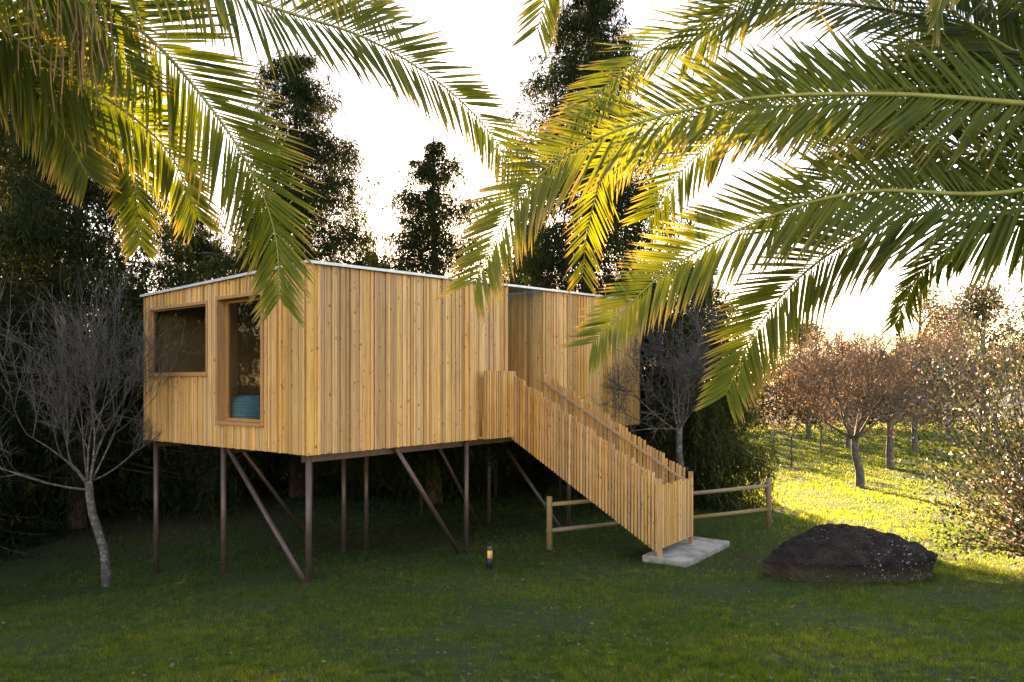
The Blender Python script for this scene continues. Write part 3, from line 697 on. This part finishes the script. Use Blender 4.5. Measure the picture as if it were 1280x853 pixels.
def bare_tree(seed, H, fork, spread, levels=4, up=.55, twig=(.004, .010), trunk_r=.11, lean=(0, 0), nmain=6, elr=(.35, 1.15), limb=.5, leafn=0, leafsz=(.07, .045), kids=(3, 5), shrink=.62, start=.62):
    """forked leafless tree: trunk + limbs, fine twigs, optional dead leaves"""
    rng = np.random.default_rng(seed); tb = MB(); tw = MB(); tips = []
    fx, fy = lean; ft = np.array((fx, fy, fork))
    pts = np.array([(0, 0, -.3), (0, 0, 0), (fx*.25+.04, fy*.3, fork*.35), (fx*.7-.03, fy*.7, fork*.7), (fx, fy, fork)])
    tb.tube(spline(pts, 9), np.interp(np.linspace(0, 1, 9), [0, .1, 1], [trunk_r*1.35, trunk_r*1.05, trunk_r*.78]), 10)
    def grow(p, d, l, r, lev):
        m = 5 if lev < 3 else 4; s = np.linspace(0, 1, m); cur = rng.normal(0, .26, 3); cur[2] += up*.25
        q = p[None]+d[None]*l*s[:, None]+cur[None]*l*(s**2)[:, None]*.6
        r1 = max(twig[0]*.6, r*.45)
        (tb if r > .018 else tw).tube(q, np.linspace(r, r1, m), 6 if r > .018 else 3, cap=False)
        if leafn: 
            if lev >= 2: tips.append(q[1:])
        if lev >= levels: return
        nk = int(rng.integers(*kids))+ (2 if lev >= 2 else 0)
        for k in range(nk):
            f = rng.uniform(.3, 1.0) if k else 1.0
            b = np.array([np.interp(f, s, q[:, i]) for i in range(3)])
            nd = d+rng.normal(0, spread*(.9+.22*lev), 3); nd[2] += up*rng.uniform(.1, 1.0)*(1.1-.15*lev); nd /= np.linalg.norm(nd)
            rr = max(twig[0], r*(.62 if k == 0 else .48)); grow(b, nd, l*shrink*rng.uniform(.75, 1.25), rr, lev+1)
    for k in range(nmain):
        az = k*2*np.pi/nmain+rng.uniform(-.4, .4); el = rng.uniform(*elr)
        d = np.array((math.cos(az)*math.cos(el), math.sin(az)*math.cos(el), math.sin(el)))
        grow(ft-np.array((0, 0, rng.uniform(0, .18))), d, (H-fork)*start*rng.uniform(.7, 1.05), trunk_r*limb*rng.uniform(.7, 1.1), 1)
    out = [tb, tw]
    if leafn:
        T_ = np.concatenate(tips); idx = rng.integers(0, len(T_), leafn); C = T_[idx]+rng.normal(0, .05, (leafn, 3))
        D = rng.normal(0, 1, (leafn, 3)); D[:, 2] -= .5
        V, Q = leaves(C, D, rng.normal(0, 1, (leafn, 3)), leafsz[0]*rng.uniform(.6, 1.4, leafn), leafsz[1]*rng.uniform(.6, 1.4, leafn))
        out += [V, Q, np.repeat(np.clip(rng.normal(.5, .25, leafn), 0, 1), 4)]
    return out
def put_bare(name, parts, loc, label, group=None, sc_=1.0, rz=0.0, bark='lichen', twm='twig', leafm=None, cat='tree'):
    e = empty(name, loc, rz); e.scale = (sc_,)*3; tag(e, label, cat, group)
    key = id(parts)
    if key not in PROTO:
        PROTO[key] = (parts[0].data('trunk', M[bark], True), parts[1].data('twigs', M[twm]), mesh_np('crown', parts[2], parts[3], M[leafm], False, {'tint': parts[4]}) if leafm else None)
    a, b, c = PROTO[key]
    link(bpy.data.objects.new('trunk', a), e); link(bpy.data.objects.new('twigs', b), e)['kind'] = 'stuff'
    if c: link(bpy.data.objects.new('crown', c), e)
    return e
bt = bare_tree(5, 5.4, 1.95, .30, 5, .55, (.0040, .01), .085, (-.36, .05), 9, elr=(.05, 1.4), limb=.30, kids=(2, 4), start=.42, shrink=.70)
put_bare('bare_tree', bt, at(133, 13.4), 'bare grey tree with fan of fine twigs beside the terrace corner')
bt2 = bare_tree(8, 5.7, 2.3, .36, 5, .45, (.0060, .01), .10, (-.05, 0), 9, elr=(.05, 1.4), limb=.34, kids=(2, 4), start=.44, shrink=.70)
put_bare('bare_tree', bt2, at(852, 18.6), 'bare grey tree with mottled trunk behind the staircase railing')
br = bare_tree(13, 5.6, 1.6, .40, 5, .38, (.007, .012), .15, (-.2, 0), 9, limb=.40, leafn=4200, leafsz=(.085, .035), kids=(3, 5), start=.55, shrink=.64)
br2 = bare_tree(17, 6.0, 1.9, .40, 5, .45, (.007, .012), .15, (.05, 0), 9, limb=.40, leafn=3800, leafsz=(.085, .035), kids=(3, 5), start=.55, shrink=.64)
GRP = 'brown orchard trees on the meadow'
for px, Y, s_, rz, which, lab in ((1075, 24.0, 1.0, .2, 0, 'brown-leaved tree casting a long thin shadow across the sunny grass'),
        (1113, 28.5, 1.0, 1.6, 1, 'thick-trunked brown-leaved tree at the shaded edge of the meadow'),
        (1060, 36, .95, 3.0, 0, 'brown-leaved tree on shaded grass behind the one casting the long shadow'),
        (1143, 34, .95, 4.1, 1, 'brown-leaved tree on shaded grass just beyond the thick-trunked one'),
        (1187, 37, 1.05, 5.0, 0, 'larger brown-leaved tree on shaded grass close beside the glossy-leaved shrub'),
        (1245, 40, 1.1, 2.2, 1, 'brown-leaved tree half hidden behind the glossy-leaved shrub'),
        (1010, 42, 1.0, .7, 1, 'brown-leaved tree by the far hedge beyond the thin young trees')):
    put_bare('orchard_tree', br if which == 0 else br2, at(px, Y), lab, GRP, s_, rz, 'bark', 'twig_brown', 'brownleaf')
# thin young trunks staked out on the shaded meadow
sap = bare_tree(23, 2.6, 1.3, .35, 3, .6, (.006, .01), .05, (.05, 0), 4, kids=(2, 4), start=.5)
for px, Y in ((989, 29.5), (1027, 33.5), (968, 35), (1232, 33)):
    put_bare('young_tree', sap, at(px, Y), 'thin leafless young tree standing on the shaded part of the meadow', 'young trees on the meadow', 1.0, px*.1, 'bark', 'twig_brown')

# ------------------------------------------------------------------ leaf mass plants
def leafmass(seed, blobs, n, lsz, up=0.0):
    """leaves on a shell-weighted volume of overlapping lumps: blobs = (x, y, z, rx, ry, rz)"""
    rng = np.random.default_rng(seed); bl = np.array(blobs); vol = bl[:, 3]*bl[:, 4]*bl[:, 5]
    k = rng.choice(len(bl), n, p=vol/vol.sum()); d = rng.normal(0, 1, (n, 3)); d /= np.linalg.norm(d, axis=1)[:, None]
    r = rng.uniform(.25, 1.0, n)**.5*(1+.22*np.sin(d[:, 0]*7+k)*np.cos(d[:, 2]*6+k*2)+rng.normal(0, .06, n))
    C = bl[k, :3]+d*r[:, None]*bl[k, 3:]
    D = d*.5+rng.normal(0, .7, (n, 3)); D[:, 2] += up
    V, Q = leaves(C, D, rng.normal(0, 1, (n, 3)), lsz[0]*rng.uniform(.6, 1.4, n), lsz[1]*rng.uniform(.6, 1.4, n))
    return C, V, Q, rng
# shrub with glossy leaves, sun glints painted as pale leaf colour
def shrub():
    X, Y = 8.80, 11.7; z = g1(X, Y); rng = np.random.default_rng(77)
    e = empty('shrub', (X, Y, z)); tag(e, 'leafy shrub with sun glints painted pinkish white on glossy leaves beside the sunny grass', 'shrub')
    st = MB(); C = []; TT = []; D = []
    for k in range(250):
        az = rng.uniform(0, 6.28); el = .22+1.28*rng.random()**.75; l = rng.uniform(1.1, 1.9)+3.2*max(0, math.sin(el))**2.2
        d = np.array((math.cos(az)*math.cos(el), math.sin(az)*math.cos(el), math.sin(el)))
        s = np.linspace(0, 1, 7); q = d[None]*l*s[:, None]+rng.normal(0, .25, 3)[None]*(s**2)[:, None]; q[:, 2] += .15-.35*(s**2)*math.cos(el)*.8
        q[:, 2] = np.maximum(q[:, 2], .12)
        st.tube(q, np.linspace(.010, .0025, 7), 4, cap=False)
        m = 84; f = rng.uniform(.2, 1.0, m); c = np.stack([np.interp(f, s, q[:, i]) for i in range(3)], 1)
        sd_ = rng.normal(0, .075, (m, 3)); C.append(c+sd_); D.append(sd_*6+d[None]*.6+rng.normal(0, .4, (m, 3)))
        TT.append(np.clip(rng.normal(.40, .25, m)+.25*(f-.6)+np.where(c[:, 2] < 2.2+rng.normal(0, .5, m), .12, -.22), 0, 1))
    C = np.concatenate(C); D = np.concatenate(D); TT = np.concatenate(TT); n = len(C)
    V, Q = leaves(C, D, rng.normal(0, 1, (n, 3))+np.array((0, -.4, .6)), rng.uniform(.05, .095, n), rng.uniform(.028, .050, n))
    link(bpy.data.objects.new('foliage', mesh_np('foliage', V, Q, M['shrub'], False, {'tint': np.repeat(TT, 4)})), e)
    st.build('stem', M['twig'], e)
shrub()
def hedge(name, x0, x1, y, h, label, seed, mat='hedge', n=26000, dy=1.4, lsz=(.22, .12)):
    rng = np.random.default_rng(seed); bl = []
    x = x0
    while x < x1:
        r = rng.uniform(1.0, 1.7); hh = h*rng.uniform(.8, 1.1); yy = y+rng.uniform(-.5, .5); bl.append((x, yy, g1(x, yy)+hh*.48, r, dy, hh*.55)); x += r*.9
    C, V, Q, r_ = leafmass(seed, bl, n, lsz)
    o = link(bpy.data.objects.new(name, mesh_np(name, V, Q, M[mat], False, {'tint': np.repeat(np.clip(r_.normal(.45, .25, n), 0, 1), 4)})))
    tag(o, label, 'hedge')
hedge('hedge', 5, 30, 49, 3.6, 'dark leafy hedge closing the far side of the meadow', 2)
hedge('hedge', -32, 3, 40, 4.2, 'dark undergrowth hedge behind the wood seen below the house', 3, n=30000)
def far_tree(px, Y, H, seed, label, mat='olive', n=14000, group='leafy trees beyond the meadow'):
    x, y, z = at(px, Y); rng = np.random.default_rng(seed); e = empty('leafy_tree', (x, y, z)); tag(e, label, 'tree', group)
    tb = MB(); tb.tube([(0, 0, -.3), (.1, 0, H*.25), (-.05, .1, H*.5), (.1, 0, H*.85)], [.035*H, .026*H, .018*H, .01], 8)
    bl = []
    for k in range(16):
        a = rng.uniform(0, 6.28); u = rng.random(); r = H*.24*math.sin(math.pi*(.15+.8*u))*rng.uniform(.4, 1.3)
        c = (math.cos(a)*r, math.sin(a)*r, H*(.32+.6*u)); bl.append((*c, *(H*rng.uniform(.08, .16) for _ in range(3))))
        tb.tube([(0, 0, c[2]-H*.14), (c[0]*.5, c[1]*.5, c[2]-H*.06), c], [.008*H, .006*H, .003*H], 5)
    C, V, Q, r_ = leafmass(seed, bl, n, (.15, .09))
    tb.build('trunk', M['bark'], e, True)
    link(bpy.data.objects.new('crown', mesh_np('crown', V, Q, M[mat], False, {'tint': np.repeat(np.clip(r_.normal(.5, .25, n), 0, 1), 4)})), e)
far_tree(1150, 52, 10.5, 31, 'olive brown leafy tree rising behind the thick-trunked orchard tree')
far_tree(1230, 47, 9.5, 32, 'olive brown leafy tree rising behind the glossy-leaved shrub')
far_tree(1000, 58, 8, 34, 'small olive brown leafy tree beyond the weeping conifer')

# ------------------------------------------------------------------ palms
def frond(palm, pts, seed, nrm=(0, -1, .25), ll=.55, n=78, tipw=.45, curl=.25, yellow=0.0, rw=.017, base_free=.12, droop=.06, up=1.0, dn=1.0, sweep=(.55, 1.3)):
    rng = np.random.default_rng(seed); q = spline(pts, 60)
    seg = np.linalg.norm(np.diff(q, axis=0), axis=1); s = np.concatenate([[0], np.cumsum(seg)]); s /= s[-1]
    rb = MB(); rb.tube(q, np.interp(s, [0, .3, 1], [rw*1.7, rw, rw*.2]), 6)
    fr = rb.build('frond', M['rachis'], palm, True)
    T_ = np.gradient(q, axis=0); T_ /= np.linalg.norm(T_, axis=1)[:, None]
    V, Q, A = [], [], []; N0 = np.array(nrm, float)
    for side, mult in ((1, up), (-1, dn)):
        n_ = int(n*1.6)
        for k in range(n_):
            f = base_free+(1-base_free)*(k+rng.uniform(-.25, .25))/(n_-1); f = min(max(f, 0), 1)
            b = np.array([np.interp(f, s, q[:, i]) for i in range(3)]); t = np.array([np.interp(f, s, T_[:, i]) for i in range(3)]); t /= np.linalg.norm(t)
            sd_ = np.cross(N0, t); sd_ /= np.linalg.norm(sd_)+1e-9; nn = np.cross(t, sd_)
            if nn.dot(N0) < 0: nn = -nn
            prof = np.interp(f, [0, .15, .4, .75, 1], [.55, .85, 1.0, .82, tipw]); l = 1.18*ll*prof*mult*rng.uniform(.86, 1.08)*(rng.uniform(.35, .8) if rng.random() < .06 else 1)
            if rng.random() < .05: continue
            sw = np.interp(f, [0, 1], sweep)+rng.normal(0, .07)
            d = sd_*side*1.0+t*sw+nn*rng.normal(.10, .09); d /= np.linalg.norm(d)
            wv = np.cross(d, nn); wv /= np.linalg.norm(wv)+1e-9; h = np.cross(wv, d)
            wd = .0133*rng.uniform(.8, 1.15)*(.75+.25*prof); mst = 5; i0 = len(V)
            tilt = rng.normal(0, .22); wv2 = wv*math.cos(tilt)+h*math.sin(tilt); h2 = np.cross(wv2, d)
            brk = rng.random(); kink = rng.normal(0, .16) if rng.random() < .25 else rng.normal(0, .04)
            for j in range(mst):
                u = j/(mst-1); c = b+d*l*u+np.array((0, 0, -1.0))*droop*l*u*u*(1+curl*rng.random())-t*.05*l*u*u+nn*kink*l*u*u
                ww = wd*np.interp(u, [0, .12, .5, .85, 1], [.35, .9, 1.0, .55, .06])
                V += [c+wv2*ww+h2*ww*.35, c, c-wv2*ww+h2*ww*.35]
                a = .24+.20*f+yellow+rng.normal(0, .02)+(.10 if brk > .8 else 0)+np.interp(u, [.5, .82, 1], [0, .14 if brk < .7 else .3, .55 if brk > .3 else .3])*(.5+f)
                A += [a, a+.06, a]
                if j:
                    o = i0+3*(j-1); Q += [(o, o+1, o+4, o+3), (o+1, o+2, o+5, o+4)]
    o = link(bpy.data.objects.new('leaflets', mesh_np('leaflets', np.array(V), np.array(Q), M['palm'], True, {'tint': np.clip(A, 0, 1)})), fr)
    o['kind'] = 'stuff'
    return fr
def palm(name, cpx, cpy, cY, label, seed):
    c = P(cpx, cpy, cY); zg = g1(c.x, c.y); e = empty(name, (0, 0, 0)); tag(e, label, 'palm tree', 'palms shading the lawn')
    b = MB(); H = c.z-zg; zz = np.linspace(0, 1, 26)
    b.tube([(c.x, c.y, zg-.3+(H+.1)*u) for u in zz], [(.30+.03*math.sin(u*90))*(1.0 if u < .85 else 1.2) for u in zz], 16)
    b.build('trunk', M['palmtrunk'], e, True)
    return e, c
def fpts(c, lst): return [c]+[P(*q) for q in lst]
pr, cr = palm('palm_tree', 1500, 150, 4.6, 'palm whose arching sunlit fronds hang over the staircase and meadow', 1)
RF = [
 ([(1280, 130, 4.6), (1100, 118, 4.75), (920, 126, 4.95), (760, 168, 5.15), (660, 235, 5.3), (592, 355, 5.4)], dict(ll=.62, n=96, yellow=.10, nrm=(.1, -1, .35))),
 ([(1280, 237, 4.5), (1080, 240, 4.8), (950, 276, 5.1), (830, 342, 5.4), (742, 428, 5.6)], dict(ll=.55, n=84, yellow=.06, nrm=(-.1, -1, .1))),
 ([(1280, 262, 4.8), (1150, 268, 5.1), (1030, 322, 5.5), (950, 405, 5.8), (908, 492, 6.0)], dict(ll=.58, n=84, yellow=.05, nrm=(-.1, -1, .3))),
 ([(1290, 272, 5.3), (1205, 300, 5.7), (1150, 342, 6.0), (1118, 405, 6.2)], dict(ll=.42, n=60, nrm=(.3, -1, -.2), dn=.8)),
 ([(1220, 40, 5.5), (1040, 5, 5.7), (900, 22, 5.9), (790, 80, 6.1), (700, 165, 6.3)], dict(ll=.62, n=84, nrm=(0, -1, .6))),
 ([(1180, 110, 5.8), (960, 140, 6.1), (870, 195, 6.3), (812, 270, 6.5)], dict(ll=.58, n=70, nrm=(.2, -1, .1))),
 ([(1200, 130, 6.2), (900, 140, 6.4), (775, 190, 6.5), (738, 270, 6.6), (728, 345, 6.7)], dict(ll=.5, n=84, yellow=.08, nrm=(.35, -1, .1))),
 ([(1150, -150, 4.6), (900, -120, 4.7), (760, -80, 4.8), (695, -30, 4.9), (672, 35, 5.0)], dict(ll=.45, n=80, nrm=(.3, -1, 0))),
 ([(1330, 190, 5.6), (1170, 195, 5.9), (1050, 225, 6.1), (965, 290, 6.3)], dict(ll=.6, n=70, nrm=(0, -1, .4))),
 ([(1400, -20, 5.0), (1260, -60, 5.1), (1100, -60, 5.3), (960, -20, 5.5), (860, 60, 5.7)], dict(ll=.66, n=84, nrm=(0, -1, .3))),
 ([(1400, 60, 5.4), (1300, 30, 5.6), (1200, 60, 5.8), (1110, 140, 6.0)], dict(ll=.66, n=70, nrm=(.1, -1, .2))),
 ([(1460, 60, 4.4), (1380, -30, 4.3), (1270, -60, 4.2), (1190, -20, 4.1), (1168, 30, 4.05)], dict(ll=.34, n=64, nrm=(.6, -.8, 0), yellow=.1, sweep=(.8, 2.6))),
 ([(1400, 100, 5.0), (1300, 80, 5.2), (1200, 20, 5.4), (1120, -60, 5.6)], dict(ll=.62, n=60, nrm=(.1, -1, .1))),
 ([(1420, 160, 5.6), (1330, 150, 5.9), (1240, 120, 6.2), (1150, 60, 6.5), (1080, -20, 6.8)], dict(ll=.66, n=64, nrm=(.1, -1, .2))),
 ([(1420, 210, 5.8), (1330, 215, 6.1), (1240, 190, 6.4), (1130, 170, 6.7), (1030, 190, 7.0)], dict(ll=.66, n=64, nrm=(.1, -1, .2))),
 ([(1440, 40, 5.6), (1390, -60, 6.2), (1330, -130, 7.0)], dict(ll=.7, n=60, nrm=(0, -.6, .8))),
 ([(1620, 60, 4.6), (1800, 80, 4.6), (2000, 240, 4.6)], dict(ll=.6, n=70, nrm=(0, -1, .3))),
 ([(1560, 60, 4.0), (1640, 0, 3.2), (1800, 60, 2.4)], dict(ll=.6, n=70, nrm=(0, -.4, .9))),
]
for i, (l_, kw) in enumerate(RF):
    if kw.get('n', 78) > 10: frond(pr, fpts(cr, l_), 100+i, **kw)
plm, cl_ = palm('palm_tree', -220, -30, 4.6, 'palm whose dark green fronds hang over the window end of the house', 2)
LF = [
 ([(20, -70, 4.5), (160, 25, 4.6), (240, 105, 4.8), (310, 205, 5.0), (343, 290, 5.2), (350, 372, 5.3)], dict(ll=.62, n=92, nrm=(-.2, -1, .1), yellow=.02)),
 ([(100, -90, 4.9), (320, 2, 5.1), (450, 45, 5.3), (540, 97, 5.5), (605, 157, 5.7), (648, 225, 5.8)], dict(ll=.55, n=92, nrm=(.1, -1, .2), yellow=.02)),
 ([(-60, 0, 5.0), (70, 85, 5.2), (160, 142, 5.4), (215, 197, 5.5), (247, 272, 5.6)], dict(ll=.5, n=80, nrm=(-.2, -1, .2))),
 ([(-80, 20, 5.4), (50, 60, 5.8), (125, 125, 6.0), (163, 210, 6.1), (175, 305, 6.2)], dict(ll=.42, n=80, nrm=(.4, -1, 0))),
 ([(-100, -130, 4.0), (100, -110, 4.0), (280, -95, 4.1), (430, -50, 4.2)], dict(ll=.55, n=46, nrm=(0, -1, -.3), sweep=(.25, .7), droop=.25)),
 ([(-120, 20, 5.0), (-20, 60, 5.2), (60, 130, 5.4), (110, 220, 5.5)], dict(ll=.5, n=70, nrm=(0, -1, .3))),
 ([(60, -130, 5.5), (250, -80, 5.7), (400, -20, 5.9), (495, 32, 6.0)], dict(ll=.55, n=70, nrm=(0, -1, .2))),
 ([(-120, -80, 4.4), (0, -60, 4.4), (100, 0, 4.5), (170, 100, 4.6)], dict(ll=.5, n=64, nrm=(.1, -1, -.2))),
 ([(-300, -120, 4.4), (-450, -120, 4.2), (-650, 20, 4.0)], dict(ll=.6, n=70, nrm=(0, -1, .3))),
 ([(-260, -100, 3.9), (-300, -160, 3.0), (-420, -60, 2.2)], dict(ll=.6, n=70, nrm=(0, -.4, .9))),
]
for i, (l_, kw) in enumerate(LF): frond(plm, fpts(cl_, l_), 200+i, **kw)
# dry flower stalks hanging from the palm
rngs = random.Random(6)
for k in range(26):
    x0 = rngs.uniform(20, 140); y0 = rngs.uniform(-60, -20); Y = rngs.uniform(4.2, 4.6); ln = rngs.uniform(60, 190); dx = rngs.uniform(-12, 30)
    b = MB(); b.tube(spline([P(x0, y0, Y), P(x0+dx*.2, y0+ln*.35, Y), P(x0+dx*.6+rngs.uniform(-5, 5), y0+ln*.7, Y), P(x0+dx, y0+ln, Y)], 10), [.0045]*9+[.002], 4)
    b.build('flower_stalk', M['dry'], plm)
